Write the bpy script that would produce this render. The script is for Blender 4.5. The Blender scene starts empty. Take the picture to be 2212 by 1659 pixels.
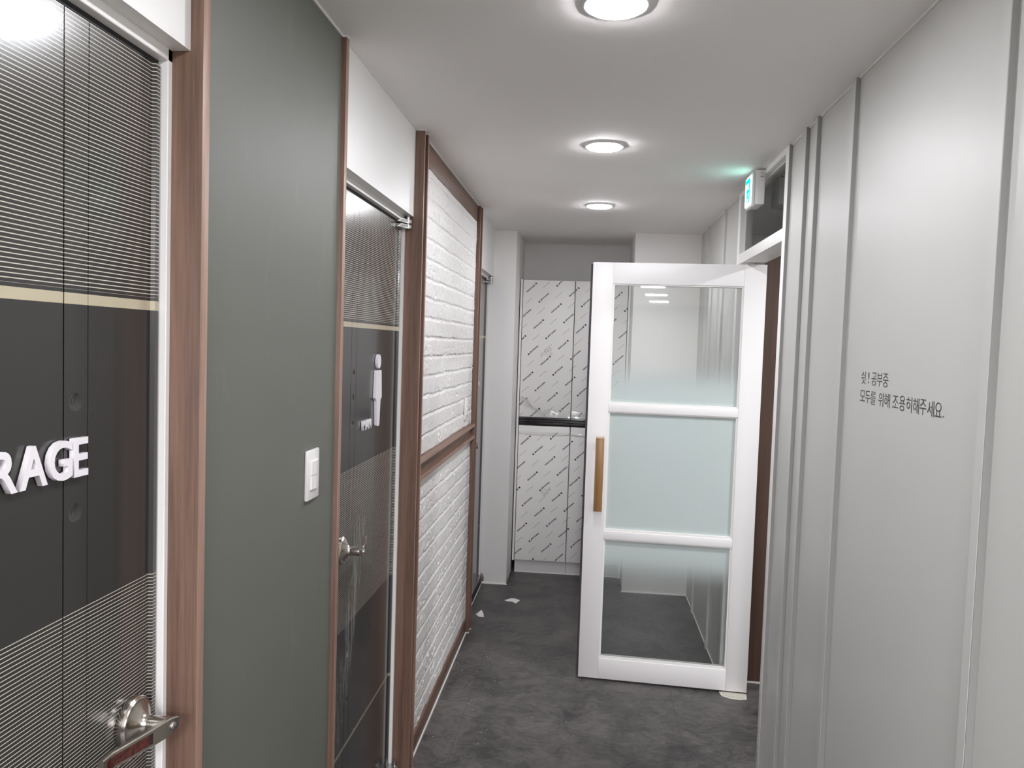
import bpy, bmesh, math, random
import numpy as np
from mathutils import Vector, Matrix
random.seed(4)
SC = bpy.context.scene
COL = SC.collection
PI = math.pi

# ------------------------------------------------------------------ camera, world, exposure
FPX = 1660.0
cd = bpy.data.cameras.new('camera'); cam = bpy.data.objects.new('camera', cd); COL.objects.link(cam)
cd.sensor_fit = 'HORIZONTAL'; cd.sensor_width = 36.0; cd.lens = FPX / 2212 * 36.0
cd.clip_start = 0.02
def cam_matrix(yaw, pitch, roll):
    cy, sy = math.cos(yaw), math.sin(yaw)
    fw = Vector((-sy * math.cos(pitch), cy * math.cos(pitch), math.sin(pitch)))
    r0 = Vector((cy, sy, 0)); u0 = r0.cross(fw)
    c, s = math.cos(roll), math.sin(roll)
    r = c * r0 + s * u0; u = -s * r0 + c * u0
    return Matrix(((r.x, u.x, -fw.x, 0), (r.y, u.y, -fw.y, 0), (r.z, u.z, -fw.z, 1.6), (0, 0, 0, 1)))
cam.matrix_world = cam_matrix(math.radians(5.5428), math.radians(-2.9577), math.radians(1.8557))
SC.camera = cam
w = bpy.data.worlds.new('world'); SC.world = w; w.use_nodes = True
w.node_tree.nodes['Background'].inputs[0].default_value = (0.8, 0.85, 0.9, 1)
w.node_tree.nodes['Background'].inputs[1].default_value = 0.02
SC.view_settings.view_transform = 'Standard'; SC.view_settings.look = 'None'
SC.view_settings.gamma = 1.0; SC.view_settings.use_curve_mapping = False
SC.view_settings.exposure = 1.02
LOBBY = 40.0        # watts of each lobby panel
LAMP = 110.0          # radiance of the LED downlight lenses
try:
    SC.cycles.use_denoising = True
    SC.cycles.max_bounces = 14; SC.cycles.diffuse_bounces = 8; SC.cycles.transparent_max_bounces = 16
    SC.cycles.caustics_reflective = False; SC.cycles.caustics_refractive = False
except Exception:
    pass

# ------------------------------------------------------------------ materials
def new_mat(name):
    m = bpy.data.materials.new(name); m.use_nodes = True
    nt = m.node_tree; nt.nodes.clear()
    out = nt.nodes.new('ShaderNodeOutputMaterial')
    return m, nt, out
def nd(nt, t, **k):
    n = nt.nodes.new(t)
    for a, b in k.items():
        if a.startswith('i_'):
            n.inputs[a[2:].replace('_', ' ')].default_value = b
        else:
            setattr(n, a, b)
    return n
def L(nt, a, b): nt.links.new(a, b)
def math_n(nt, op, a, b=None, c=None, clamp=False):
    n = nt.nodes.new('ShaderNodeMath'); n.operation = op; n.use_clamp = clamp
    for i, v in enumerate((a, b, c)):
        if v is None: continue
        if isinstance(v, (int, float)): n.inputs[i].default_value = v
        else: L(nt, v, n.inputs[i])
    return n.outputs[0]
def mapr(nt, v, a, b, c=0.0, d=1.0):
    n = nt.nodes.new('ShaderNodeMapRange'); n.clamp = True
    L(nt, v, n.inputs[0]); n.inputs[1].default_value = a; n.inputs[2].default_value = b
    n.inputs[3].default_value = c; n.inputs[4].default_value = d
    return n.outputs[0]
def mixc(nt, f, a, b):
    n = nt.nodes.new('ShaderNodeMix'); n.data_type = 'RGBA'
    if isinstance(f, (int, float)): n.inputs[0].default_value = f
    else: L(nt, f, n.inputs[0])
    for s, v in ((6, a), (7, b)):
        if isinstance(v, tuple): n.inputs[s].default_value = (*v, 1) if len(v) == 3 else v
        else: L(nt, v, n.inputs[s])
    return n.outputs[2]
def objc(nt): return nt.nodes.new('ShaderNodeTexCoord').outputs['Object']
def noise(nt, vec, scale, detail=3, rough=0.55, sx=None):
    if sx:
        mp = nt.nodes.new('ShaderNodeMapping'); mp.inputs['Scale'].default_value = sx
        L(nt, vec, mp.inputs[0]); vec = mp.outputs[0]
    n = nt.nodes.new('ShaderNodeTexNoise'); L(nt, vec, n.inputs['Vector'])
    n.inputs['Scale'].default_value = scale; n.inputs['Detail'].default_value = detail; n.inputs['Roughness'].default_value = rough
    return n.outputs[0]
def bump(nt, h, strength, dist):
    b = nt.nodes.new('ShaderNodeBump'); b.inputs['Strength'].default_value = strength; b.inputs['Distance'].default_value = dist
    L(nt, h, b.inputs['Height']); return b.outputs[0]
def plain(name, col, rough=0.5, metal=0.0, var=0.04, vscale=9.0, bmp=0.0, bscale=250.0, coat=0.0, spec=0.5):
    m, nt, out = new_mat(name)
    p = nt.nodes.new('ShaderNodeBsdfPrincipled'); L(nt, p.outputs[0], out.inputs[0])
    v = objc(nt); n = noise(nt, v, vscale, 4)
    a = tuple(max(0, c * (1 - var)) for c in col); b = tuple(min(1, c * (1 + var)) for c in col)
    L(nt, mixc(nt, n, a, b), p.inputs['Base Color'])
    p.inputs['Roughness'].default_value = rough; p.inputs['Metallic'].default_value = metal
    p.inputs['Coat Weight'].default_value = coat; p.inputs['Specular IOR Level'].default_value = spec
    if bmp: L(nt, bump(nt, noise(nt, v, bscale, 2), bmp, 0.001), p.inputs['Normal'])
    return m
def wood(name, dark, light, axis='Z', rough=0.45, fine=1.0):
    m, nt, out = new_mat(name)
    p = nt.nodes.new('ShaderNodeBsdfPrincipled'); L(nt, p.outputs[0], out.inputs[0])
    v = objc(nt)
    s = {'Z': (1, 1, .035), 'Y': (1, .035, 1), 'X': (.035, 1, 1)}[axis]
    n1 = noise(nt, v, 55 * fine, 5, .6, s); n2 = noise(nt, v, 260 * fine, 3, .6, s); n3 = noise(nt, v, 9, 3, .5, s)
    f = math_n(nt, 'ADD', math_n(nt, 'MULTIPLY', n1, .55), math_n(nt, 'MULTIPLY', n2, .25))
    f = math_n(nt, 'ADD', f, math_n(nt, 'MULTIPLY', n3, .35))
    f = mapr(nt, f, .38, .78)
    L(nt, mixc(nt, f, dark, light), p.inputs['Base Color'])
    p.inputs['Roughness'].default_value = rough
    L(nt, bump(nt, n2, .12, .001), p.inputs['Normal'])
    return m
def emit(name, col, s):
    m, nt, out = new_mat(name)
    e = nd(nt, 'ShaderNodeEmission'); e.inputs[0].default_value = (*col, 1); e.inputs[1].default_value = s
    L(nt, e.outputs[0], out.inputs[0]); return m

M = {}
M['wall'] = plain('white_wall_panel', (.56, .557, .533), .42, var=.015, vscale=4, bmp=.03, bscale=180)
M['lobby'] = plain('grey_lobby_plaster', (.36, .35, .34), .6)
M['paint'] = plain('white_plaster_paint', (.87, .855, .84), .55, var=.02, vscale=5, bmp=.12, bscale=38)
M['fascia'] = plain('white_fascia_board', (.84, .835, .815), .4, var=.012, vscale=3, bmp=.03, bscale=160)
M['ceil'] = plain('matte_white_ceiling', (.885, .86, .84), .8, var=.012, vscale=3, bmp=.10, bscale=60)
M['frame'] = plain('white_painted_steel', (.86, .85, .83), .5, var=.01)
M['bead'] = plain('white_sealant', (.78, .765, .74), .45, var=.02)
M['batten'] = plain('grey_side_strip', (.29, .29, .28), .45, var=.03)
M['door'] = plain('white_door_laminate', (.87, .85, .855), .5, var=.012, vscale=4)
M['plastic'] = plain('white_plastic', (.80, .78, .77), .28, var=.01)
M['cab'] = plain('white_cabinet_film', (.88, .865, .85), .42, var=.01, coat=.0)
M['grey'] = plain('grey_paint', (.33, .33, .33), .5, var=.03)
M['recess'] = plain('grey_recess_plaster', (.78, .765, .755), .6, var=.02, bmp=.08, bscale=40)
M['side'] = plain('olive_grey_plaster', (.62, .61, .575), .6, var=.03)
M['wood'] = wood('walnut_trim', (.078, .042, .030), (.265, .158, .114), 'Z')
M['woody'] = wood('walnut_trim_horizontal', (.078, .042, .030), (.265, .158, .114), 'Y')
M['woodd'] = wood('dark_wood_board', (.052, .027, .020), (.115, .064, .046), 'Z', .4, .6)
M['oak'] = wood('oak_grip', (.17, .085, .028), (.40, .215, .085), 'Z', .35, 1.2)
M['steel'] = plain('brushed_nickel', (.52, .48, .43), .24, 1.0, var=.06, vscale=30, bmp=.05, bscale=400)
M['hinge'] = plain('satin_steel', (.50, .49, .48), .3, 1.0, var=.05)
M['black'] = plain('black_rubber', (.012, .012, .013), .6)
M['mohair'] = plain('dark_mohair', (.06, .06, .065), .95, var=.4, vscale=160, bmp=.6, bscale=600)
M['blackgloss'] = plain('black_gloss_profile', (.01, .010, .011), .12, .0, spec=.6, coat=.5)
M['ink'] = plain('dark_blue_ink', (.035, .032, .06), .4)
M['inkg'] = plain('grey_ink', (.16, .15, .15), .4)
M['pen'] = plain('black_marker', (.03, .028, .035), .5)
M['vinyl'] = plain('black_vinyl', (.03, .03, .032), .45)
M['letter'] = plain('white_sign_acrylic', (.80, .77, .80), .35, var=.01)
M['chip'] = plain('white_laminate_offcut', (.90, .89, .88), .5)
M['crumb'] = plain('plaster_crumb', (.6, .58, .55), .8, var=.2)
M['plate'] = plain('cream_stone_plate', (.55, .52, .45), .5, var=.15, vscale=40)
M['lens'] = emit('led_lens', (.955, .955, 1.0), LAMP)
M['ring'] = plain('white_lamp_ring', (.82, .82, .82), .4, var=.0)
M['exit_w'] = emit('exit_panel_white', (.60, 1.0, .92), 3.0)
M['exit_g'] = emit('exit_panel_green', (.0, .60, .42), 2.0)

def burl():
    m, nt, out = new_mat('red_burl_inlay')
    p = nt.nodes.new('ShaderNodeBsdfPrincipled'); L(nt, p.outputs[0], out.inputs[0])
    n = mapr(nt, noise(nt, objc(nt), 110, 5, .7), .4, .62)
    L(nt, mixc(nt, n, (.008, .005, .005), (.11, .016, .010)), p.inputs['Base Color'])
    p.inputs['Roughness'].default_value = .15; p.inputs['Coat Weight'].default_value = .6
    return m
M['burl'] = burl()

def green_board():
    m, nt, out = new_mat('grey_green_board')
    p = nt.nodes.new('ShaderNodeBsdfPrincipled'); L(nt, p.outputs[0], out.inputs[0])
    v = objc(nt)
    base = mixc(nt, noise(nt, v, 3.5, 4), (.128, .133, .114), (.144, .149, .129))
    # chalky wipe marks of their own shape
    sm = mapr(nt, noise(nt, v, 14, 6, .7, (1, 1, .35)), .60, .80, 0, .35)
    L(nt, mixc(nt, sm, base, (.20, .215, .195)), p.inputs['Base Color'])
    p.inputs['Roughness'].default_value = .5
    L(nt, bump(nt, noise(nt, v, 220, 2), .05, .001), p.inputs['Normal'])
    return m
M['green'] = green_board()

def floor_mat():
    m, nt, out = new_mat('dark_concrete_vinyl')
    p = nt.nodes.new('ShaderNodeBsdfPrincipled'); L(nt, p.outputs[0], out.inputs[0])
    v = objc(nt)
    wv = nt.nodes.new('ShaderNodeVectorMath'); wv.operation = 'ADD'
    nn = nt.nodes.new('ShaderNodeTexNoise'); L(nt, v, nn.inputs['Vector']); nn.inputs['Scale'].default_value = 6; nn.inputs['Detail'].default_value = 3
    sc = nt.nodes.new('ShaderNodeVectorMath'); sc.operation = 'SCALE'; L(nt, nn.outputs[1], sc.inputs[0]); sc.inputs['Scale'].default_value = .22
    L(nt, v, wv.inputs[0]); L(nt, sc.outputs[0], wv.inputs[1]); vv = wv.outputs[0]
    a = noise(nt, vv, 5.5, 6, .65); b = noise(nt, vv, 24, 5, .7, (1, 2.2, 1)); c = noise(nt, vv, 120, 3, .6)
    f = math_n(nt, 'ADD', math_n(nt, 'MULTIPLY', a, .55), math_n(nt, 'MULTIPLY', b, .38))
    f = math_n(nt, 'ADD', f, math_n(nt, 'MULTIPLY', c, .12)); f = mapr(nt, f, .425, .645)
    base = mixc(nt, f, (.038, .0355, .0355), (.135, .125, .120))
    # pale trowel scratches
    s1 = noise(nt, vv, 42, 4, .7, (.35, 1.6, 1)); s = mapr(nt, s1, .60, .68, 0, .6)
    s2 = noise(nt, v, 3.2, 2); s = math_n(nt, 'MULTIPLY', s, mapr(nt, s2, .46, .62))
    base = mixc(nt, s, base, (.20, .185, .175))
    # tile joints
    sp = nt.nodes.new('ShaderNodeSeparateXYZ'); L(nt, v, sp.inputs[0])
    def line(o, off, pitch, wd):
        t = math_n(nt, 'FRACT', math_n(nt, 'DIVIDE', math_n(nt, 'ADD', o, off), pitch))
        return math_n(nt, 'LESS_THAN', t, wd / pitch)
    j = math_n(nt, 'MAXIMUM', line(sp.outputs[0], .475 + 9.16, .916, .0022), line(sp.outputs[1], 9.16 - 3.41 + .916, .916, .0018))
    base = mixc(nt, math_n(nt, 'MULTIPLY', j, .45), base, (.012, .012, .012))
    L(nt, base, p.inputs['Base Color'])
    L(nt, mapr(nt, f, 0, 1, .40, .52), p.inputs['Roughness'])
    L(nt, bump(nt, b, .10, .002), p.inputs['Normal'])
    return m
M['floor'] = floor_mat()

def striped_door(name, yc, pinned=True):
    """dark laminated door skin: cream pin stripes above and below, cream band, plain panel between (heights in metres)"""
    m, nt, out = new_mat(name)
    p = nt.nodes.new('ShaderNodeBsdfPrincipled'); L(nt, p.outputs[0], out.inputs[0])
    v = objc(nt); sp = nt.nodes.new('ShaderNodeSeparateXYZ'); L(nt, v, sp.inputs[0]); z = sp.outputs[2]
    def between(a, b): return math_n(nt, 'MULTIPLY', math_n(nt, 'GREATER_THAN', z, a), math_n(nt, 'LESS_THAN', z, b))
    def pin(z0, pitch, duty):
        return math_n(nt, 'LESS_THAN', math_n(nt, 'FRACT', math_n(nt, 'DIVIDE', math_n(nt, 'SUBTRACT', z, z0), pitch)), duty)
    up = math_n(nt, 'MULTIPLY', pin(1.6525, .0057, .22), between(1.6535, 2.02))
    lo = math_n(nt, 'MULTIPLY', pin(.7652, .0055, .19), between(.7655, 1.2260))
    pins = math_n(nt, 'MAXIMUM', up, lo) if pinned else 0.0
    band = between(1.634, 1.6485); low = between(.394, .4045)
    k = noise(nt, v, 5, 4)
    base = mixc(nt, k, (.030, .030, .0285), (.037, .037, .035)) if pinned else mixc(nt, k, (.115, .113, .112), (.13, .128, .126))
    # dusty hand and wipe marks on the lower half
    sm = mapr(nt, noise(nt, v, 26, 6, .75, (1, 1, .16)), .60, .82, 0, .6)
    sm = math_n(nt, 'MULTIPLY', sm, mapr(nt, noise(nt, v, 4.2, 2, .5, (1, 1, .5)), .50, .66))
    sm = math_n(nt, 'MULTIPLY', sm, mapr(nt, z, 1.05, .95))
    cen = math_n(nt, 'ADD', math_n(nt, 'MULTIPLY', math_n(nt, 'SUBTRACT', z, .6), .31), yc)      # chalky wiped streaks below the handle
    off = math_n(nt, 'ABSOLUTE', math_n(nt, 'SUBTRACT', sp.outputs[1], cen))
    msk = math_n(nt, 'MULTIPLY', mapr(nt, off, .075, .02), math_n(nt, 'MULTIPLY', mapr(nt, z, .38, .60), mapr(nt, z, 1.10, 1.02)))
    st = mapr(nt, noise(nt, v, 75, 4, .65, (1, 1, .10)), .46, .66, 0, .85)
    sm = math_n(nt, 'MAXIMUM', sm, math_n(nt, 'MULTIPLY', st, msk))
    c = mixc(nt, pins, base, (.62, .575, .49)); c = mixc(nt, band, c, (.50, .445, .32)); c = mixc(nt, low, c, (.24, .225, .17))
    c = mixc(nt, sm, c, (.30, .30, .29))
    L(nt, c, p.inputs['Base Color'])
    L(nt, math_n(nt, 'ADD', .20, math_n(nt, 'MULTIPLY', sm, .5)), p.inputs['Roughness'])
    p.inputs['Coat Weight'].default_value = .25; p.inputs['Coat Roughness'].default_value = .08
    L(nt, bump(nt, noise(nt, v, 18, 2), .04, .002), p.inputs['Normal'])
    return m
M['skin'] = striped_door('dark_pinstripe_door_skin', -5.0)
M['skin3'] = striped_door('grey_door_skin', -5.0, False)
M['skin2'] = striped_door('dusty_pinstripe_door_skin', 2.135)

def brick_paint():
    m, nt, out = new_mat('white_painted_brick')
    p = nt.nodes.new('ShaderNodeBsdfPrincipled'); L(nt, p.outputs[0], out.inputs[0])
    v = objc(nt)
    L(nt, mixc(nt, noise(nt, v, 12, 4), (.74, .72, .705), (.81, .79, .775)), p.inputs['Base Color'])
    p.inputs['Roughness'].default_value = .5
    L(nt, bump(nt, noise(nt, v, 160, 4, .7), .35, .002), p.inputs['Normal'])
    return m
M['brick'] = brick_paint()

def glass_mat(name, tint=(.972, .99, .983), refl=1.0):
    m, nt, out = new_mat(name)
    t = nd(nt, 'ShaderNodeBsdfTransparent'); t.inputs[0].default_value = (*tint, 1)
    g = nd(nt, 'ShaderNodeBsdfGlossy'); g.inputs['Roughness'].default_value = .01
    f = nd(nt, 'ShaderNodeFresnel'); f.inputs[0].default_value = 1.5
    mx = nd(nt, 'ShaderNodeMixShader')
    L(nt, math_n(nt, 'MULTIPLY', f.outputs[0], refl, clamp=True), mx.inputs[0]); L(nt, t.outputs[0], mx.inputs[1]); L(nt, g.outputs[0], mx.inputs[2])
    L(nt, mx.outputs[0], out.inputs[0]); return m
M['glass'] = glass_mat('clear_glass')
def film_mat():
    m, nt, out = new_mat('clear_plastic_film')
    t = nd(nt, 'ShaderNodeBsdfTransparent'); t.inputs[0].default_value = (.985, .985, .98, 1)
    d = nd(nt, 'ShaderNodeBsdfDiffuse'); d.inputs[0].default_value = (.85, .84, .84, 1)
    g = nd(nt, 'ShaderNodeBsdfGlossy'); g.inputs['Roughness'].default_value = .12
    f = nd(nt, 'ShaderNodeFresnel'); f.inputs[0].default_value = 1.45
    a = nd(nt, 'ShaderNodeMixShader'); a.inputs[0].default_value = .22; L(nt, t.outputs[0], a.inputs[1]); L(nt, d.outputs[0], a.inputs[2])
    mx = nd(nt, 'ShaderNodeMixShader'); L(nt, f.outputs[0], mx.inputs[0]); L(nt, a.outputs[0], mx.inputs[1]); L(nt, g.outputs[0], mx.inputs[2])
    L(nt, mx.outputs[0], out.inputs[0]); return m
M['clearfilm'] = film_mat()
def frost(name, stops):
    """etched privacy film printed with a vertical fade; stops are (height, cover)"""
    m, nt, out = new_mat(name)
    sp = nt.nodes.new('ShaderNodeSeparateXYZ'); L(nt, objc(nt), sp.inputs[0])
    (z0, a0), (z1, a1) = stops
    n = nt.nodes.new('ShaderNodeMapRange'); n.interpolation_type = 'SMOOTHSTEP'; L(nt, sp.outputs[2], n.inputs[0])
    n.inputs[1].default_value, n.inputs[2].default_value, n.inputs[3].default_value, n.inputs[4].default_value = z0, z1, a0, a1
    fac = n.outputs[0]
    def cell(o): return math_n(nt, 'SUBTRACT', math_n(nt, 'FRACT', math_n(nt, 'DIVIDE', math_n(nt, 'ADD', o, 10.0), .0021)), .5)
    cu, cv = cell(sp.outputs[0]), cell(sp.outputs[2])
    rad = math_n(nt, 'SQRT', math_n(nt, 'ADD', math_n(nt, 'MULTIPLY', cu, cu), math_n(nt, 'MULTIPLY', cv, cv)))
    fac = math_n(nt, 'LESS_THAN', rad, math_n(nt, 'MULTIPLY', math_n(nt, 'SQRT', fac), .66))     # printed dots that grow until they merge
    d = nd(nt, 'ShaderNodeBsdfDiffuse'); d.inputs[0].default_value = (.65, .735, .725, 1)
    tl = nd(nt, 'ShaderNodeBsdfTranslucent'); tl.inputs[0].default_value = (.84, .93, .915, 1)
    fr = nd(nt, 'ShaderNodeMixShader'); fr.inputs[0].default_value = .2; L(nt, d.outputs[0], fr.inputs[1]); L(nt, tl.outputs[0], fr.inputs[2])
    t = nd(nt, 'ShaderNodeBsdfTransparent')
    mx = nd(nt, 'ShaderNodeMixShader'); L(nt, fac, mx.inputs[0]); L(nt, t.outputs[0], mx.inputs[1]); L(nt, fr.outputs[0], mx.inputs[2])
    L(nt, mx.outputs[0], out.inputs[0]); return m

# ------------------------------------------------------------------ mesh helpers
def add_box(bm, x0, x1, y0, y1, z0, z1, bev=0.0, seg=2):
    r = bmesh.ops.create_cube(bm, size=1.0)
    for v in r['verts']:
        v.co = Vector((x0 + (v.co.x + .5) * (x1 - x0), y0 + (v.co.y + .5) * (y1 - y0), z0 + (v.co.z + .5) * (z1 - z0)))
    if bev:
        es = list({e for v in r['verts'] for e in v.link_edges})
        bmesh.ops.bevel(bm, geom=es, offset=bev, segments=seg, affect='EDGES', profile=.5)
def add_prism(bm, pts, axis, a, b):
    """extrude a 2-D outline along an axis from a to b"""
    f = {'X': lambda p, t: (t, p[0], p[1]), 'Y': lambda p, t: (p[0], t, p[1]), 'Z': lambda p, t: (p[0], p[1], t)}[axis]
    v0 = [bm.verts.new(f(p, a)) for p in pts]; v1 = [bm.verts.new(f(p, b)) for p in pts]
    n = len(pts)
    bm.faces.new(v0); bm.faces.new(v1)
    for i in range(n): bm.faces.new((v0[i], v0[(i + 1) % n], v1[(i + 1) % n], v1[i]))
def add_lathe(bm, prof, axis='Z', n=40, origin=(0, 0, 0)):
    """revolve (r, t) profile about an axis"""
    rings = []
    o = Vector(origin)
    for r, t in prof:
        ring = []
        for i in range(n):
            a = 2 * PI * i / n; c, s = r * math.cos(a), r * math.sin(a)
            p = {'Z': (c, s, t), 'X': (t, c, s), 'Y': (c, t, s)}[axis]
            ring.append(bm.verts.new(o + Vector(p)))
        rings.append(ring)
    for k in range(len(rings) - 1):
        for i in range(n):
            bm.faces.new((rings[k][i], rings[k][(i + 1) % n], rings[k + 1][(i + 1) % n], rings[k + 1][i]))
    bm.faces.new(rings[0]); bm.faces.new(rings[-1])
def add_sweep(bm, path, up, hw, ht):
    """rectangular section swept along a path: hw[i] half-width along up, ht[i] half-thickness across"""
    prev = None; first = None
    n = len(path)
    for i, p in enumerate(path):
        t = (path[min(i + 1, n - 1)] - path[max(i - 1, 0)]).normalized()
        s = t.cross(up).normalized()
        a, b = hw[i], ht[i]
        c = min(a, b) * .35
        sec = [(-a, -b + c), (-a + c, -b), (a - c, -b), (a, -b + c), (a, b - c), (a - c, b), (-a + c, b), (-a, b - c)]
        ring = [bm.verts.new(p + up * q[0] + s * q[1]) for q in sec]
        if prev:
            for k in range(8): bm.faces.new((prev[k], prev[(k + 1) % 8], ring[(k + 1) % 8], ring[k]))
        else: first = ring
        prev = ring
    bm.faces.new(first); bm.faces.new(prev)
def obj(name, bm, m, parent=None, smooth=False, keep=False):
    if isinstance(bm, bmesh.types.BMesh):
        bmesh.ops.recalc_face_normals(bm, faces=bm.faces)
        me = bpy.data.meshes.new(name); bm.to_mesh(me); bm.free()
    else: me = bm
    if smooth:
        for p in me.polygons: p.use_smooth = True
        try: me.set_sharp_from_angle(angle=math.radians(38))
        except Exception: pass
    me.materials.append(m)
    o = bpy.data.objects.new(name, me); COL.objects.link(o)
    if parent: o.parent = parent
    return o
def box(name, m, x0, x1, y0, y1, z0, z1, parent=None, bev=0.0):
    bm = bmesh.new(); add_box(bm, x0, x1, y0, y1, z0, z1, bev); return obj(name, bm, m, parent, smooth=bev > 0)
def struct(o): o['kind'] = 'structure'; return o
def sbox(name, m, *a, **k): return struct(box(name, m, *a, **k))
def empty(name, loc=(0, 0, 0), rz=0.0):
    o = bpy.data.objects.new(name, None); COL.objects.link(o); o.location = loc; o.rotation_euler = (0, 0, rz)
    o.empty_display_size = .05; return o
def thing(name, label, cat, loc=(0, 0, 0), rz=0.0, group=None):
    return tag(empty(name, loc, rz), label, cat, group)
def tag(o, label, cat, group=None):
    o['label'] = label; o['category'] = cat
    if group: o['group'] = group
    return o
TRIM = [0]
def trim(m, *a, **k):
    TRIM[0] += 1; return sbox('trim_%d' % TRIM[0], m, *a, **k)
def glyph(s, size, extrude=0.0, offset=0.0):
    """outline of a text string as a mesh in its own XY plane (scaled to the given size)"""
    c = bpy.data.curves.new('glyph', 'FONT'); c.body = s; c.size = size; c.extrude = extrude; c.offset = offset; c.resolution_u = 4
    o = bpy.data.objects.new('glyph', c); COL.objects.link(o)
    dg = bpy.context.evaluated_depsgraph_get()
    me = bpy.data.meshes.new_from_object(o.evaluated_get(dg))
    bpy.data.objects.remove(o); bpy.data.curves.remove(c)
    return me
def bounds(me):
    c = np.array([v.co for v in me.vertices]); return c.min(0), c.max(0)

M['edge'] = wood('pale_walnut_front', (.20, .115, .085), (.45, .29, .22), 'Z')  # paler walnut tone for front-facing faces
M['edgey'] = wood('pale_walnut_front_horizontal', (.20, .115, .085), (.45, .29, .22), 'Y')
def pale_front(o, m='edge'):
    """give the faces turned toward the corridor the paler walnut"""
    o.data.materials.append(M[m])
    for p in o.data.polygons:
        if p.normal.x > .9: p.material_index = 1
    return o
# ------------------------------------------------------------------ room shell
CE = 2.34
Y0, YB = -.75, 5.66
XR, XL = .697, -.626
TH = .092
struct(box('floor', M['floor'], -2.7, 3.0, -6.1, 5.8, -.06, 0))
struct(box('ceiling', M['ceil'], -2.7, 3.0, -6.1, 5.8, CE, CE + .06))
# the lobby the corridor opens into, behind the viewer, with its square ceiling panels
sbox('wall_lobby_back', M['lobby'], -2.7, 3.0, -6.1, -6.0, 0, CE)
sbox('wall_lobby_left', M['lobby'], -2.7, -2.6, -6.0, Y0, 0, CE)
sbox('wall_lobby_right', M['lobby'], 2.9, 3.0, -6.0, Y0, 0, CE)
sbox('wall_lobby_front_left', M['lobby'], -2.7, -.85, Y0 - .1, Y0, 0, CE)
sbox('wall_lobby_front_right', M['lobby'], XR + TH, 3.0, Y0 - .1, Y0, 0, CE)
for lx in (-1.3, .1, 1.5):
    for ly in (-1.9, -3.3, -4.8):
        ld = bpy.data.lights.new('lobby_ceiling_panel', 'AREA'); ld.shape = 'SQUARE'; ld.size = .28; ld.energy = LOBBY; ld.color = (.975, .965, 1)
        lo = bpy.data.objects.new('lobby_ceiling_panel', ld); COL.objects.link(lo); lo.location = (lx, ly, CE - .012)
# right wall in two runs either side of the doorway
sbox('wall_right', M['wall'], XR, XR + TH, Y0, 2.8465, 0, CE)
sbox('wall_right_far', M['wall'], XR, XR + TH, 3.752, 5.02, 0, CE)
# end of the corridor: pillars and recess
sbox('wall_end_left', M['paint'], -.85, -.484, 5.02, 5.8, 0, CE, bev=.002)
sbox('wall_end_right', M['paint'], .279, XR + TH, 5.02, 5.8, 0, CE, bev=.002)
sbox('wall_back', M['recess'], -.484, .279, YB, 5.8, 0, CE)
# side room seen through the doorway
sbox('wall_side_room_far', M['side'], XR + TH, 2.4, 3.765, 3.85, 0, CE)
sbox('wall_side_room_near', M['side'], XR + TH, 2.4, 1.5, 1.6, 0, CE)
sbox('wall_side_room_right', M['side'], 2.3, 2.4, 1.6, 3.765, 0, CE)
sbox('wall_side_room_wood', M['woodd'], XR + TH + .012, 1.75, 3.747, 3.765, .008, 2.125)
sbox('baseboard_side_room', M['bead'], XR + TH + .012, 1.75, 3.743, 3.752, 0, .007)

# right wall joint battens
def batten(y, wd=.030, x=XR - .012):
    TRIM[0] += 1; t = struct(empty('trim_%d' % TRIM[0], (XR, y, 0)))
    bm = bmesh.new(); add_box(bm, -.012, .004, .0022, wd, 0, CE - .0005, .001, 1); obj('cover_strip', bm, M['wall'], t)
    bm = bmesh.new(); add_box(bm, -.0113, .004, 0, .0022, 0, CE - .001); obj('side_strip', bm, M['batten'] if y < 3 else M['wall'], t)  # near side, darker grey than the cover on the nearer battens
    return t
for y in (.18, 1.39, 2.165, 2.508, 2.632, 4.13, 4.70): batten(y)
# thin sealant beads at ceiling and floor
for a, b in ((Y0, 1.388), (1.422, 2.163), (2.197, 2.506), (2.54, 2.63), (2.664, 2.844), (3.756, 4.128), (4.162, 4.698), (4.732, 5.018)):
    TRIM[0] += 1
    struct(box('trim_%d' % TRIM[0], M['bead'], XR - .0045, XR + .001, a, b, CE - .0045, CE + .001))
sbox('baseboard_right', M['bead'], XR - .004, XR + .001, Y0, 2.845, -.001, .005)
sbox('baseboard_right_far', M['bead'], XR - .005, XR + .001, 3.76, 5.02, -.001, .006)
sbox('baseboard_end_left', M['bead'], -.66, -.479, 5.0145, 5.021, -.001, .006)
sbox('baseboard_end_right', M['bead'], .274, XR, 5.0145, 5.021, -.001, .006)
trim(M['bead'], -.626, -.479, 5.016, 5.021, CE - .004, CE + .001)
trim(M['bead'], .274, XR, 5.016, 5.021, CE - .004, CE + .001)
trim(M['bead'], -.484, .279, YB - .004, YB + .001, CE - .004, CE + .001)

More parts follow.
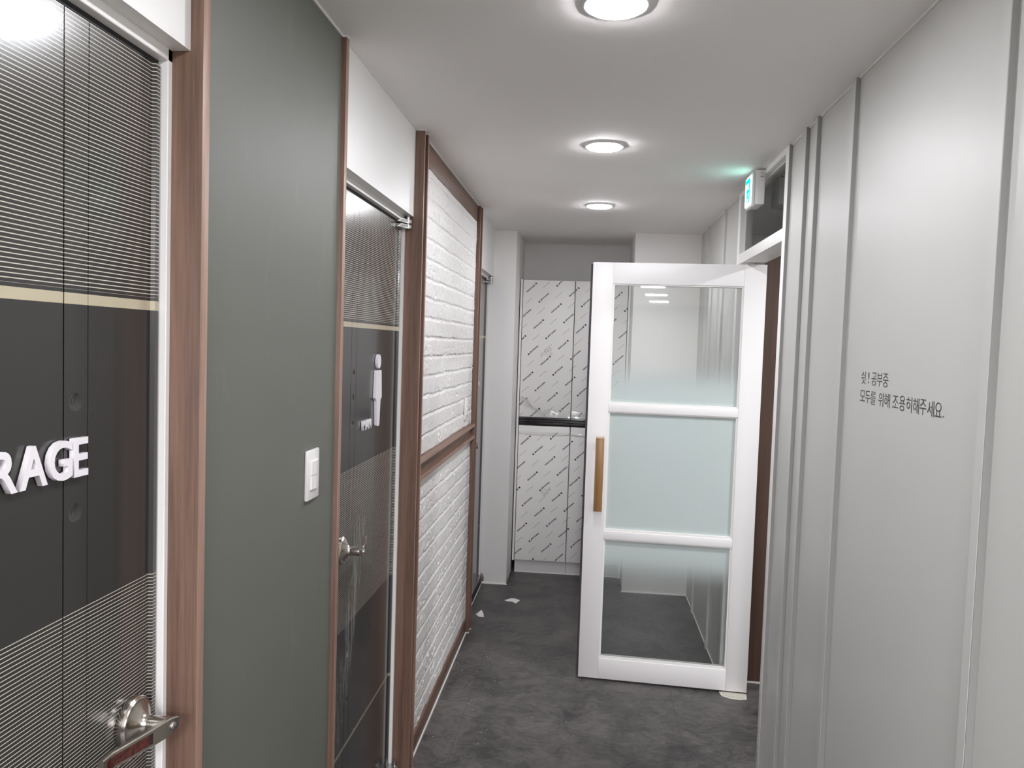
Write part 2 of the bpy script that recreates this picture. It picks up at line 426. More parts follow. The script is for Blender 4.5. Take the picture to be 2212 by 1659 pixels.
# ------------------------------------------------------------------ white door frame and transom in the right wall
fr = struct(empty('trim_door_frame', (.74, 3.3, 0)))
def fpart(n, *a):
    o = box(n, M['frame'], *a, bev=.0015); o.parent = fr; o.matrix_parent_inverse = Matrix.Translation((-.74, -3.3, 0)); return o
fpart('jamb', XR - .012, XR + TH, 2.8487, 2.892, 0, CE)
o = box('side_strip', M['batten'], XR - .0113, XR + .002, 2.8465, 2.8487, 0, CE - .001); o.parent = fr; o.matrix_parent_inverse = Matrix.Translation((-.74, -3.3, 0))  # near side of the frame, darker grey than the jamb
fpart('jamb', XR - .012, XR + TH, 3.703, 3.752, 0, CE)
fpart('head_rail', XR - .012, XR + TH, 2.892, 3.703, 2.006, 2.052)
fpart('top_rail', XR - .012, XR + TH, 2.892, 3.703, 2.317, CE)
wn = struct(empty('window_1', (.715, 3.3, 2.05)))
g = box('pane', M['glass'], .712, .718, 2.893, 3.702, 2.053, 2.316); g.parent = wn; g.matrix_parent_inverse = Matrix.Translation((-.715, -3.3, -2.05))
bm = bmesh.new()
add_box(bm, .708, .722, 2.892, 3.703, 2.052, 2.056); add_box(bm, .708, .722, 2.892, 3.703, 2.313, 2.317)
add_box(bm, .708, .722, 2.892, 2.896, 2.056, 2.313); add_box(bm, .708, .722, 3.699, 3.703, 2.056, 2.313)
g = obj('glazing_bead', bm, M['frame']); g.parent = wn; g.matrix_parent_inverse = Matrix.Translation((-.715, -3.3, -2.05))

# ------------------------------------------------------------------ left wall: green board, fascias, wood trims
sbox('wall_left_near', M['wall'], -.85, XL, Y0, .32, 0, CE)
sbox('wall_left_green', M['green'], -.80, XL, 1.178, 1.868, 0, CE)
sbox('wall_left_fascia', M['fascia'], -.80, -.627, .33, 1.155, 2.036, CE)
sbox('wall_left_fascia_middle', M['fascia'], -.80, -.627, 1.890, 2.685, 2.036, CE)
sbox('wall_left_fascia_far', M['fascia'], -.80, -.630, 4.195, 5.02, 2.036, CE)
trim(M['wood'], -.80, -.622, .32, .372, 0, CE, bev=.0015)
pale_front(trim(M['wood'], -.80, -.606, 1.155, 1.178, 0, CE, bev=.0015))
pale_front(trim(M['wood'], -.80, -.614, 1.868, 1.890, 0, CE - .004, bev=.0015))
def channel_post(y, x1, x2, back, top):
    """two wooden fins with a groove between"""
    bm = bmesh.new()
    add_box(bm, -.80, x1, y, y + .014, 0, top, .001, 1)
    add_box(bm, -.80, back, y + .014, y + .056, 0, top)
    add_box(bm, -.80, x2, y + .056, y + .072, 0, top, .001, 1)
    TRIM[0] += 1; return pale_front(struct(obj('trim_%d' % TRIM[0], bm, M['wood'])))
channel_post(2.685, -.5945, -.5935, -.616, CE - .004)
channel_post(4.128, -.598, -.5945, -.612, CE - .004)
# brick field, its horizontal boards and the middle rail
sbox('wall_left_backing', M['paint'], -.80, -.640, 2.757, 4.128, 0, CE)
trim(M['woody'], -.645, -.6165, 2.757, 4.128, 2.25, CE - .004, bev=.001)
trim(M['woody'], -.645, -.6140, 2.757, 4.128, .006, .078, bev=.001)
bm = bmesh.new()
add_box(bm, -.645, -.597, 2.757, 4.128, 1.146, 1.163, .001, 1)
add_box(bm, -.645, -.6145, 2.757, 4.128, 1.102, 1.146)
add_box(bm, -.645, -.597, 2.757, 4.128, 1.082, 1.102, .001, 1)
TRIM[0] += 1; o = pale_front(struct(obj('trim_%d' % TRIM[0], bm, M['woody'])), 'edgey')
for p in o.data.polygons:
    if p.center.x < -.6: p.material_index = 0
sbox('baseboard_left', M['bead'], -.62, -.6085, 2.757, 4.128, 0, .006)
trim(M['bead'], -.62, -.612, 2.757, 4.128, CE - .004, CE + .001)
trim(M['bead'], -.63, -.6225, 1.178, 1.868, CE - .004, CE + .001)
trim(M['bead'], -.63, -.623, 1.890, 2.685, CE - .003, CE + .001)
for y, x in ((1.866, -.612), (2.683, -.5925), (2.739, -.5915), (4.126, -.596), (4.182, -.5925)):
    trim(M['bead'], -.63, x, y - .0005, y + .018, CE - .004, CE + .001)
for y, x in ((2.683, -.5925), (2.739, -.5915), (4.126, -.596), (4.182, -.5925)):
    trim(M['bead'], -.62, x, y - .0005, y + .018, 0, .004)

def fbm(shape, scales, rng):
    """smooth random field by bilinear up-sampling of random grids"""
    out = np.zeros(shape)
    for sc, amp in scales:
        gy, gx = max(2, int(shape[0] / sc) + 2), max(2, int(shape[1] / sc) + 2)
        g = rng.standard_normal((gy, gx))
        yy = np.linspace(0, gy - 1.001, shape[0]); xx = np.linspace(0, gx - 1.001, shape[1])
        iy, ix = yy.astype(int), xx.astype(int); fy, fx = (yy - iy)[:, None], (xx - ix)[None]
        fy = fy * fy * (3 - 2 * fy); fx = fx * fx * (3 - 2 * fx)
        out += amp * ((g[iy][:, ix] * (1 - fx) + g[iy][:, ix + 1] * fx) * (1 - fy) + (g[iy + 1][:, ix] * (1 - fx) + g[iy + 1][:, ix + 1] * fx) * fy)
    return out
def brick_panel(name, y0, y1, z0, z1, seed, phase=0.0):
    rng = np.random.default_rng(seed)
    d = .0030
    ny, nz = int((y1 - y0) / d) + 1, int((z1 - z0) / d) + 1
    Y = np.linspace(y0, y1, ny); Z = np.linspace(z0, z1, nz)
    YY, ZZ = np.meshgrid(Y, Z)
    CH, BL, MO = .0755, .215, .009
    wob = fbm(YY.shape, [(56, .0014), (13, .0011), (5, .0008)], rng)
    wob2 = fbm(YY.shape, [(56, .0014), (13, .0013), (5, .0009)], rng)
    zc = (ZZ - z1 + phase + wob) / CH; row = np.floor(zc); fz = (zc - row) * CH
    sh = np.where(row.astype(int) % 2 == 0, 0, .5) + rng.uniform(-.12, .12, 400)[(row.astype(int)) % 400]
    yc = (YY - y0 + wob2) / BL + sh; colm = np.floor(yc); fy = (yc - colm) * BL
    dz = np.minimum(fz, CH - fz) - MO / 2; dy = np.minimum(fy, BL - fy) - MO / 2 * .7
    e = np.minimum(dz, dy * 1.2)
    low_edge = fz < CH / 2                      # underside of a brick breaks off sharply, the top edge is rounded over
    hgt = np.clip(e / np.where(low_edge, .0016, .0075) + .15, 0, 1); hgt = hgt * hgt * (3 - 2 * hgt)
    crev = np.exp(-((fz - MO * .40) / .0017) ** 2) * np.clip(fbm(YY.shape, [(22, .8), (7, .6)], rng) + .35, 0, 1.3)
    # vertical joints were filled up with paint: shallower
    filled = (dy < dz) & (dy < .0035)
    hgt = np.where(filled, .55 + .45 * hgt, hgt)
    key = (row.astype(int) * 31 + colm.astype(int) * 7) % 997
    lev = rng.uniform(-.0011, .0011, 997)[key]; pit = rng.uniform(0, 1, 997)[key] ** 1.5
    pits = fbm(YY.shape, [(4.2, 1.0), (2.2, .5)], rng); pits = np.clip(pits - .75, 0, 1.2)
    soft = fbm(YY.shape, [(20, .0004), (7, .0004)], rng)
    hgt = np.where((YY - y0 < .006) | (y1 - YY < .008), .9, hgt); crev = np.where((YY - y0 < .006) | (y1 - YY < .008), 0, crev)
    X = -.6215 - crev * .0050 + hgt * (.0034 + lev * .8) + soft + rng.standard_normal(YY.shape) * .0001 - hgt * pits * (.25 + pit) * .0052
    co = np.stack([X, YY, ZZ], -1).reshape(-1, 3)
    idx = np.arange(ny * nz).reshape(nz, ny)
    q = np.stack([idx[:-1, :-1], idx[:-1, 1:], idx[1:, 1:], idx[1:, :-1]], -1).reshape(-1, 4)
    me = bpy.data.meshes.new(name)
    me.vertices.add(len(co)); me.vertices.foreach_set('co', co.ravel().astype(np.float32))
    me.loops.add(q.size); me.loops.foreach_set('vertex_index', q.ravel().astype(np.int32))
    me.polygons.add(len(q)); me.polygons.foreach_set('loop_start', np.arange(0, q.size, 4, dtype=np.int32)); me.polygons.foreach_set('loop_total', np.full(len(q), 4, dtype=np.int32))
    me.polygons.foreach_set('use_smooth', np.ones(len(q), bool))
    me.update(calc_edges=True); me.validate()
    return struct(obj(name, me, M['brick']))
brick_panel('wall_left_brick_upper', 2.757, 4.128, 1.1635, 2.249, 11, .03)
brick_panel('wall_left_brick_lower', 2.757, 4.128, .079, 1.0815, 12, .02)

# ------------------------------------------------------------------ dark pinstripe doors
XD, XLIP = -.672, -.6655
def lever_handle(door, y, sgn):
    """round rose, neck and curved lever with burl inlay; sgn = direction the lever points along Y"""
    h = empty('door_handle', (XD, y, 1.008)); h.parent = door
    bm = bmesh.new()
    add_lathe(bm, [(.0, .0), (.0385, 0), (.0395, .003), (.0395, .011), (.0375, .0135), (.0368, .0128), (.0355, .0148), (.0345, .0146), (.030, .0165), (.022, .021), (.016, .0255), (.0135, .030), (.0125, .034), (.0, .034)][1:-1], 'X', 56)
    obj('rose', bm, M['steel'], h, smooth=True)
    bm = bmesh.new(); add_lathe(bm, [(.0120, .026), (.0128, .031), (.0128, .064), (.0118, .067)], 'X', 36)
    obj('neck', bm, M['steel'], h, smooth=True)
    path, hw, ht = [], [], []
    for i in range(21):
        t = i / 20
        yy = sgn * (-.016 + .142 * t)
        xx = .066 - .034 * (max(0, t - .12) / .88) ** 1.25 + .006 * max(0, t - .85) / .15
        path.append(Vector((xx, yy, .0015 * math.sin(t * PI))))
        e = min(1, .55 + 3.2 * t) if t < .14 else 1
        hw.append(.0138 * e * (1 - .12 * t)); ht.append(.0042)
    bm = bmesh.new(); add_sweep(bm, path, Vector((0, 0, 1)), hw, ht)
    obj('lever', bm, M['steel'], h, smooth=True)
    n = path[8:20]
    bm = bmesh.new()
    off = [p + Vector((.0034, 0, 0)) for p in n]
    add_sweep(bm, off, Vector((0, 0, 1)), [.0082 * (1 - .10 * i / 11) for i in range(12)], [.0013] * 12)
    obj('inlay', bm, M['burl'], h, smooth=True)
    bm = bmesh.new(); add_lathe(bm, [(.0058, .0690), (.0058, .0722), (.0046, .0730)], 'X', 24, (0, 0, 0)); obj('lock_button', bm, M['hinge'], h, smooth=True)
    bm = bmesh.new(); add_box(bm, .0722, .0736, -.0042, .0042, -.0009, .0009); obj('lock_slot', bm, M['steel'], h)
    return h
def pivot_hinge(door, y1, z, flip=1):
    h = empty('hinge', (-.66, y1, z)); h.parent = door
    for dz, m in ((.0095, 'grey'), (-.0085, 'hinge')):
        bm = bmesh.new()
        pts = []
        for i in range(9): a = -PI / 2 + PI * i / 8; pts.append((.020 + .011 * math.cos(a), -.012 + .011 * math.sin(a)))
        pts += [(-.012, .0), (-.012, -.062), (.004, -.062)]
        add_prism(bm, [(p[0], p[1]) for p in pts], 'Z', dz - .0066, dz + .0066)
        bmesh.ops.bevel(bm, geom=[e for e in bm.edges], offset=.0012, segments=1, affect='EDGES')
        obj('hinge_plate', bm, M['hinge'], h, smooth=True)
    bm = bmesh.new(); add_lathe(bm, [(.007, -.003), (.007, .034)], 'Z', 20, (.018, -.012, 0)); obj('pivot_pin', bm, M['hinge'], h, smooth=True)
    return h
def stripe_door(n, ya, yb, handle_y, sgn, hinge_side):
    """ya..yb: clear opening along the wall"""
    d = struct(empty('door_%d' % n, (0, 0, 0)))
    bm = bmesh.new()          # leaf with raised lips on both long edges, cross-section in X-Y
    a, b = ya + .004, yb - .004
    lw, ch = .011, .0015
    s1, s2 = ya + SEAM, ya + SEAM + .050
    sec = [(-.71, a), (XLIP - ch, a), (XLIP, a + ch), (XLIP, a + lw), (XD, a + lw + .002),
           (XD, s1 - .0004), (XD - .0045, s1), (XD - .0045, s2), (XD, s2 + .0004),
           (XD, b - lw - .002), (XLIP, b - lw), (XLIP, b - ch), (XLIP - ch, b), (-.71, b)]
    add_prism(bm, sec, 'Z', .008, 2.008)
    obj('door_leaf', bm, M[{2: 'skin2', 3: 'skin3'}.get(n, 'skin')], d)
    bm = bmesh.new()
    add_box(bm, -.76, -.656, ya - .012, ya, 0, 2.036, .001, 1); add_box(bm, -.76, -.656, yb, yb + .012, 0, 2.036, .001, 1)
    add_box(bm, -.76, -.656, ya - .012, yb + .012, 2.017, 2.0362, .001, 1)
    obj('door_frame', bm, M['frame'], d)
    box('gasket', M['black'], -.70, -.672, ya, yb, 2.007, 2.018, d)
    nu, nv = 25, 701           # seam strip with pressed dimples
    U = np.linspace(s1 + .0016, s2 - .0016, nu); V = np.linspace(.008, 2.008, nv)
    V = np.sort(np.concatenate([V] + [np.linspace(z - .015, z + .015, 22) for z in DIMPLES]))
    V = V[np.concatenate([[True], np.diff(V) > 2e-4])]
    UU, VV = np.meshgrid(U, V); X = np.full(UU.shape, XD)
    for z in DIMPLES:
        q = np.clip(1 - ((UU - (s1 + s2) / 2) ** 2 + (VV - z) ** 2) / .0122 ** 2, 0, 1); X = X - .0030 * q ** 1.2
    idx = np.arange(X.size).reshape(X.shape)
    me = bpy.data.meshes.new('seam_strip')
    me.from_pydata(np.stack([X, UU, VV], -1).reshape(-1, 3).tolist(), [], np.stack([idx[:-1, :-1], idx[:-1, 1:], idx[1:, 1:], idx[1:, :-1]], -1).reshape(-1, 4).tolist())
    for p in me.polygons: p.use_smooth = True
    obj('seam_strip', me, M[{2: 'skin2', 3: 'skin3'}.get(n, 'skin')], d)
    lever_handle(d, handle_y, sgn)
    hy = yb + .002
    if hinge_side:
        pivot_hinge(d, hy, 2.006)
        pivot_hinge(d, hy, .045)
    return d
M['skinplain'] = plain('dark_door_skin', (.035, .035, .033), .22, coat=.2)
DIMPLES = (1.503, 1.430, 1.356, .672, .597, .534)
SEAM = .545
DIMPLES = (1.505, 1.357, .672, .534)
d1 = stripe_door(1, .384, 1.143, 1.079, -1, False)
SEAM = .238
DIMPLES = (1.503, 1.430, 1.356, .672, .597, .534)
d2 = stripe_door(2, 1.905, 2.673, 2.072, 1, True)
SEAM = .196
d3 = stripe_door(3, 4.208, 4.985, 4.33, 1, True)
sbox('baseboard_left_far', M['black'], -.70, -.650, 4.2, 5.018, 0, .062)
trim(M['hinge'], -.70, -.648, 4.2, 5.018, .062, .067)
trim(M['bead'], -.66, -.646, 4.2, 5.018, 0, .004)

def sign_letters(door, s, y_right, z0, cap, thick, bold, track, ws=1.0, x=XD):
    """raised letters on a door face reading along +Y, right end at y_right"""
    ms = []
    size = cap / .73
    for ch in s:
        me = glyph(ch, size, thick / 2, size * bold); ms.append((me, *bounds(me)))
    y = y_right
    for me, lo, hi in reversed(ms):
        wd = (hi[0] - lo[0]) * ws; y -= wd
        sc = cap / (hi[1] - lo[1])
        for v in me.vertices:
            v.co = Vector((v.co.z + thick / 2 + .0015, (v.co.x - lo[0]) * ws + y, (v.co.y - lo[1]) * sc + z0)) + Vector((x, 0, 0))
        me.flip_normals() if False else None
        o = obj('letter', me, M['letter'], door)
        y -= track
sign_letters(d1, 'STORAGE', .9675, 1.4065, .0515, .0072, .018, .0032, .93)
sign_letters(d2, 'MAN', 2.338, 1.325, .029, .0065, .012, .0035)
sign_letters(d3, 'R', 4.735, 1.328, .034, .010, .05, .003)
# pictogram on the second door
def rounded(pts, r, n=5):
    out = []
    k = len(pts)
    for i in range(k):
        p, a, b = Vector(pts[i]), Vector(pts[i - 1]), Vector(pts[(i + 1) % k])
        u, v2 = (a - p), (b - p)
        rr = min(r, u.length * .45, v2.length * .45)
        p1, p2 = p + u.normalized() * rr, p + v2.normalized() * rr
        for j in range(n + 1):
            t = j / n; out.append(tuple((1 - t) ** 2 * p1 + 2 * t * (1 - t) * p + t * t * p2))
    return out
bm = bmesh.new(); pts = []
for i in range(32):
    a = 2 * PI * i / 32; pts.append((2.409 + .0205 * math.cos(a), 1.5315 + .0225 * math.sin(a)))
add_prism(bm, pts, 'X', XD + .001, XD + .0095); obj('pictogram_head', bm, M['letter'], d2, smooth=True)
bm = bmesh.new()
body = rounded([(2.379, 1.503), (2.438, 1.503), (2.447, 1.414), (2.433, 1.4085), (2.424, 1.324), (2.396, 1.324), (2.386, 1.4085), (2.372, 1.414)], .006)
add_prism(bm, body, 'X', XD + .001, XD + .0095); obj('pictogram_body', bm, M['letter'], d2, smooth=True)

# ------------------------------------------------------------------ open white glazed door
ang = math.atan2(-.045, .785)
d4 = struct(empty('door_4', (.011, 3.65, 0), ang))
DW, DT = .787, .040
def dbox(n, m, *a, bev=.0012, parent=None): return box(n, m, *a, parent=parent or d4, bev=bev)
dbox('stile', M['door'], 0, .096, 0, DT, .010, 1.997)
dbox('stile', M['door'], .690, DW, 0, DT, .010, 1.997)
for a, b in ((1.898, 1.997), (1.297, 1.333), (.689, .727), (.010, .109)):
    dbox('rail', M['door'], .0962, .6898, .0003, DT - .0003, a, b)
for i, (a, b, st) in enumerate(((1.333, 1.898, ((1.345, .97), (1.56, .0))), (.727, 1.297, ((1.20, .985), (1.31, .88))), (.109, .689, ((.47, .0), (.665, .93))))):
    p = dbox('pane', M['glass'], .0985, .6875, .017, .022, a + .003, b - .003, bev=0)
    bm = bmesh.new()
    v = [bm.verts.new(q) for q in ((.0975, .0166, a + .002), (.6885, .0166, a + .002), (.6885, .0166, b - .002), (.0975, .0166, b - .002))]
    bm.faces.new(v); obj('privacy_film', bm, frost('privacy_film_%d' % i, st), p)
    bm = bmesh.new()
    e = .011
    for y_0, y_1 in ((.0055, .0168), (.0228, .034)):
        add_box(bm, .096, .6900, y_0, y_1, a, a + e, .001, 1); add_box(bm, .096, .6900, y_0, y_1, b - e * .6, b, .001, 1)
        add_box(bm, .096, .096 + e * .8, y_0, y_1, a + e, b - e * .6, .001, 1); add_box(bm, .690 - e * .8, .6900, y_0, y_1, a + e, b - e * .6, .001, 1)
    obj('glazing_bead', bm, M['frame'], d4)
bm = bmesh.new(); add_box(bm, -.0105, -.0002, .010, .030, .012, 1.990)
obj('mohair_seal', bm, M['mohair'], d4)
h = empty('pull_handle', (.0645, 0, 0)); h.parent = d4
bm = bmesh.new(); add_box(bm, -.0195, .0195, -.040, -.026, .826, 1.177, .002); obj('grip', bm, M['oak'], h, smooth=True)
for z in (.856, 1.146):
    bm = bmesh.new(); add_box(bm, -.012, .012, -.0262, .0, z - .010, z + .010, .001); obj('standoff', bm, M['oak'], h)
bm = bmesh.new(); add_box(bm, -.0195, .0195, -.0405, -.0255, 1.1725, 1.182, .0015); obj('end_cap', bm, plain('pale_oak_end', (.66, .54, .42), .35), h)
hp = empty('pivot_hinge', (.745, .02, 1.997)); hp.parent = d4
bm = bmesh.new(); add_box(bm, -.035, .03, -.012, .012, .0005, .0040); obj('hinge_plate', bm, M['hinge'], hp)
bm = bmesh.new(); add_lathe(bm, [(.008, .0), (.008, .0085)], 'Z', 20); obj('pivot_pin', bm, M['hinge'], hp)
# floor closer cover under the door, set in a ragged cut-out
fp = thing('floor_hinge', 'cream floor hinge cover plate under the open white glazed door', 'floor hinge', (.735, 3.60, 0))
bm = bmesh.new(); pts = [(-.052, .02), (-.046, -.018), (-.018, -.038), (.016, -.043), (.046, -.036), (.052, .012)]
add_prism(bm, rounded(pts, .006, 3), 'Z', 0, .0035); obj('cover_plate', bm, M['plate'], fp)
bm = bmesh.new(); pts = [(-.064, .02), (-.057, -.026), (-.022, -.048), (.018, -.054), (.054, -.046), (.062, .01)]
add_prism(bm, rounded(pts, .006, 3), 'Z', 0, .0018); obj('mortar_edge', bm, M['crumb'], fp)

# ------------------------------------------------------------------ ceiling downlights
def downlight(y, label):
    t = thing('ceiling_downlight', label, 'ceiling light', (.033, y, CE), 0, 'round LED downlights along the corridor ceiling')
    bm = bmesh.new(); add_lathe(bm, [(.0745, 0), (.0745, -.003), (.0715, -.0055), (.064, -.006), (.064, 0)], 'Z', 64); obj('trim_ring', bm, M['ring'], t, smooth=True)
    bm = bmesh.new(); add_lathe(bm, [(.0635, -.001), (.0635, -.0074), (.0612, -.0092), (.045, -.0102), (.02, -.0107), (.002, -.0108)], 'Z', 64); obj('lens', bm, M['lens'], t, smooth=True)
    return t
downlight(1.708, 'round LED downlight cut off by the top edge of the picture')
downlight(2.884, 'round LED downlight in the middle of the row of three')
downlight(4.085, 'small looking round LED downlight farthest down the ceiling near the recess')
for k, y in enumerate((.53, -.60)):
    downlight(y, ['round LED downlight on the ceiling beside the storage door, nearest the viewer', 'round LED downlight on the ceiling one step behind the viewer'][k])
# unseen fill lamp added on the side-room ceiling to brighten the room behind the transom
ld = bpy.data.lights.new('side_room_fill', 'AREA'); ld.shape = 'DISK'; ld.size = .16; ld.energy = 14.0; ld.color = (.95, .97, 1)
lo = bpy.data.objects.new('side_room_fill', ld); COL.objects.link(lo); lo.location = (1.7, 2.7, CE - .012)

# ------------------------------------------------------------------ exit sign
ex = thing('exit_sign', 'small white box sign with a glowing green running figure above the doorway', 'exit sign', (.66, 3.275, 2.25))
def eb(n, m, *a, bev=.003):
    o = box(n, m, *a, bev=bev); o.parent = ex; o.matrix_parent_inverse = Matrix.Translation((-.66, -3.275, -2.25)); return o
eb('housing', M['plastic'], .648, XR - .012, 3.213, 3.338, 2.196, 2.3355, bev=.004)
eb('front_cover', M['plastic'], .634, .6485, 3.216, 3.335, 2.188, 2.327, bev=.006)
eb('light_panel', M['exit_w'], .6305, .636, 3.2215, 3.329, 2.199, 2.315, bev=.0015)
def e2(pts, name='pictogram'):   # pts in unit square, u to the right as seen from the corridor
    bm = bmesh.new()
    add_prism(bm, [(3.329 - u * .1075, 2.199 + v * .116) for u, v in pts], 'X', .6297, .6304)
    o = obj(name, bm, M['exit_g']); o.parent = ex; o.matrix_parent_inverse = Matrix.Translation((-.66, -3.275, -2.25))
def limb(p, q, a): 
    p, q = Vector(p), Vector(q); n = (q - p).normalized(); s = Vector((-n.y, n.x)) * a
    return [tuple(p + s), tuple(q + s), tuple(q - s), tuple(p - s)]
e2([(.06, .94), (.88, .94), (.88, .14), (.80, .05), (.68, .05), (.68, .79), (.06, .79)], 'pictogram_doorway')
bm = bmesh.new()
parts = [[(.47 + .08 * math.cos(i * PI / 8), .68 + .075 * math.sin(i * PI / 8)) for i in range(16)],
         limb((.50, .60), (.42, .36), .09), limb((.47, .56), (.62, .46), .03), limb((.62, .46), (.66, .56), .025), limb((.47, .57), (.30, .50), .03), limb((.30, .50), (.24, .38), .025),
         limb((.42, .38), (.58, .26),.058), limb((.58, .26), (.56, .08), .05), limb((.42, .38), (.32, .20),.058), limb((.32, .20), (.14, .18), .03)]
for pp in parts: add_prism(bm, [(3.329 - u * .1075, 2.199 + v * .116) for u, v in pp], 'X', .6297, .6304)
o = obj('pictogram_figure', bm, M['exit_g']); o.parent = ex; o.matrix_parent_inverse = Matrix.Translation((-.66, -3.275, -2.25))
eb('side_label', M['grey'], .6650, .6790, 3.2122, 3.2132, 2.322, 2.3235, bev=0)
eb('side_label', M['grey'], .6650, .6790, 3.2122, 3.2132, 2.316, 2.3175, bev=0)
eb('side_label', M['grey'], .6655, .6800, 3.2122, 3.2132, 2.304, 2.3095, bev=0)
eb('side_switch', M['plastic'], .6680, .6785, 3.2095, 3.2135, 2.262, 2.286, bev=.0015)

# ------------------------------------------------------------------ wall switches
def wall_switch(x, y0, y1, z0, z1, label, buttons):
    t = thing('wall_switch', label, 'light switch', (x, (y0 + y1) / 2, (z0 + z1) / 2), 0)
    hw, hh = (y1 - y0) / 2, (z1 - z0) / 2
    bm = bmesh.new(); add_box(bm, 0, .0085, -hw, hw, -hh, hh, .003); obj('plate', bm, M['plastic'], t, smooth=True)
    bm = bmesh.new(); add_box(bm, .0080, .0092, -.025, .025, -.034, .034, .0004, 1); obj('button_bezel', bm, M['bead'], t)
    n = len(buttons) - 1
    for a, b in zip(buttons, buttons[1:]):
        zb, zt = -.0325 + .065 * a, -.0325 + .065 * b
        bm = bmesh.new()
        add_prism(bm, [(.0082, -.0225), (.0125, -.0205), (.0150, .0), (.0125, .0205), (.0082, .0225)], 'Z', zb + .0006, zt - .0006)
        obj('rocker', bm, M['plastic'], t)
    return t
wall_switch(XL, 1.668, 1.742, 1.229, 1.344, 'white two-button light switch on the grey green wall', (0, .5, 1))
wall_switch(-.6175, 3.872, 3.948, 1.205, 1.319, 'white light switch on the white brick panel', (0, .33, .66, 1))

# ------------------------------------------------------------------ tall cabinets with printed protective film
CY = 5.310
def px_x(px, py):   # photo measurement -> position on the cabinet front plane
    R = cam.matrix_world.to_3x3(); dv = R @ Vector(((px - 1106) / FPX, -(py - 829.5) / FPX, -1)); t = CY / dv.y
    return dv.x * t, 1.6 + dv.z * t
TXT = glyph('JINYOUNG', .0150, 0, .00075); TLO, THI = bounds(TXT)
def stamp(bm, me, cx, cz, a, lo, hi, ln, ht):
    sx, sy = ln / (hi[0] - lo[0]), ht / (hi[1] - lo[1]); c, s = math.cos(a), math.sin(a)
    vs = []
    for v in me.vertices:
        x, y = (v.co.x - (lo[0] + hi[0]) / 2) * sx, (v.co.y - (lo[1] + hi[1]) / 2) * sy
        vs.append(bm.verts.new((cx + c * x - s * y, 0, cz + s * x + c * y)))
    for p in me.polygons:
        try: bm.faces.new([vs[i] for i in p.vertices])
        except ValueError: pass
def poly(bm, pts, cx, cz, a):
    c, s = math.cos(a), math.sin(a)
    bm.faces.new([bm.verts.new((cx + c * x - s * y, 0, cz + s * x + c * y)) for x, y in pts])
def clip(bm, x0, x1, z0, z1):
    for co, no in (((x0, 0, 0), (-1, 0, 0)), ((x1, 0, 0), (1, 0, 0)), ((0, 0, z0), (0, 0, -1)), ((0, 0, z1), (0, 0, 1))):
        bmesh.ops.bisect_plane(bm, geom=bm.verts[:] + bm.edges[:] + bm.faces[:], plane_co=co, plane_no=no, clear_outer=True)
UX, VX = (.0873, -.0685), (-.0310, -.1815)
ANG = math.radians(42.5)
def print_film(door, x0, x1, z0, z1, anchor):
    ax, az = anchor
    bt, bd = bmesh.new(), bmesh.new()
    for i in range(-14, 15):
        for j in range(-8, 9):
            cx, cz = ax + i * UX[0] + j * VX[0], az + i * UX[1] + j * VX[1]
            up = (i + j) % 2 == 0
            if x0 - .07 < cx < x1 + .07 and z0 - .07 < cz < z1 + .07:
                a = ANG + (PI if up else 0)
                o = .0085
                stamp(bt, TXT, cx + math.cos(a) * o, cz + math.sin(a) * o, a, TLO, THI, .074, .0128)
                poly(bt, [(-.0075, -.006), (.0035, -.0055), (.0045, .001), (-.001, .0065), (-.0075, .005)], cx - math.cos(a) * .039, cz - math.sin(a) * .039, a)
            dx, dz = cx + VX[0] / 2, cz + VX[1] / 2
            if x0 - .05 < dx < x1 + .05 and z0 - .05 < dz < z1 + .05:
                poly(bd, [(-.032, -.00085), (.032, -.00085), (.032, .00085), (-.032, .00085)], dx, dz, ANG)
    for b_, nme, m in ((bt, 'film_print', M['ink']), (bd, 'film_dashes', M['inkg'])):
        clip(b_, x0, x1, z0, z1)
        if not b_.faces: b_.free(); continue
        for v in b_.verts: v.co.y = CY - .0006
        for f in b_.faces:
            f.normal_update()
            if f.normal.y > 0: f.normal_flip()
        me = bpy.data.meshes.new(nme); b_.to_mesh(me); b_.free(); obj(nme, me, m, door)
ANU = px_x(1148.4, 621.0); ANL = px_x(1135.3, 950.6)
def strokes(door, lines, ox, oy, sc, wd):
    """pen strokes given in magnified photo pixels"""
    cu = bpy.data.curves.new('handwriting', 'CURVE'); cu.dimensions = '3D'; cu.bevel_depth = wd; cu.bevel_resolution = 1
    for ln in lines:
        s = cu.splines.new('POLY'); s.points.add(len(ln) - 1)
        for k, (x, y) in enumerate(ln):
            X, Z = px_x(ox + x / sc, oy + y / sc); s.points[k].co = (X, CY - .0009, Z, 1)
    o = bpy.data.objects.new('handwriting', cu); COL.objects.link(o)
    me = bpy.data.meshes.new_from_object(o.evaluated_get(bpy.context.evaluated_depsgraph_get()))
    bpy.data.objects.remove(o)
    for v in me.vertices: v.co.y = CY - .0007 + (v.co.y - (CY - .0009)) * .2
    obj('handwriting', me, M['pen'], door)
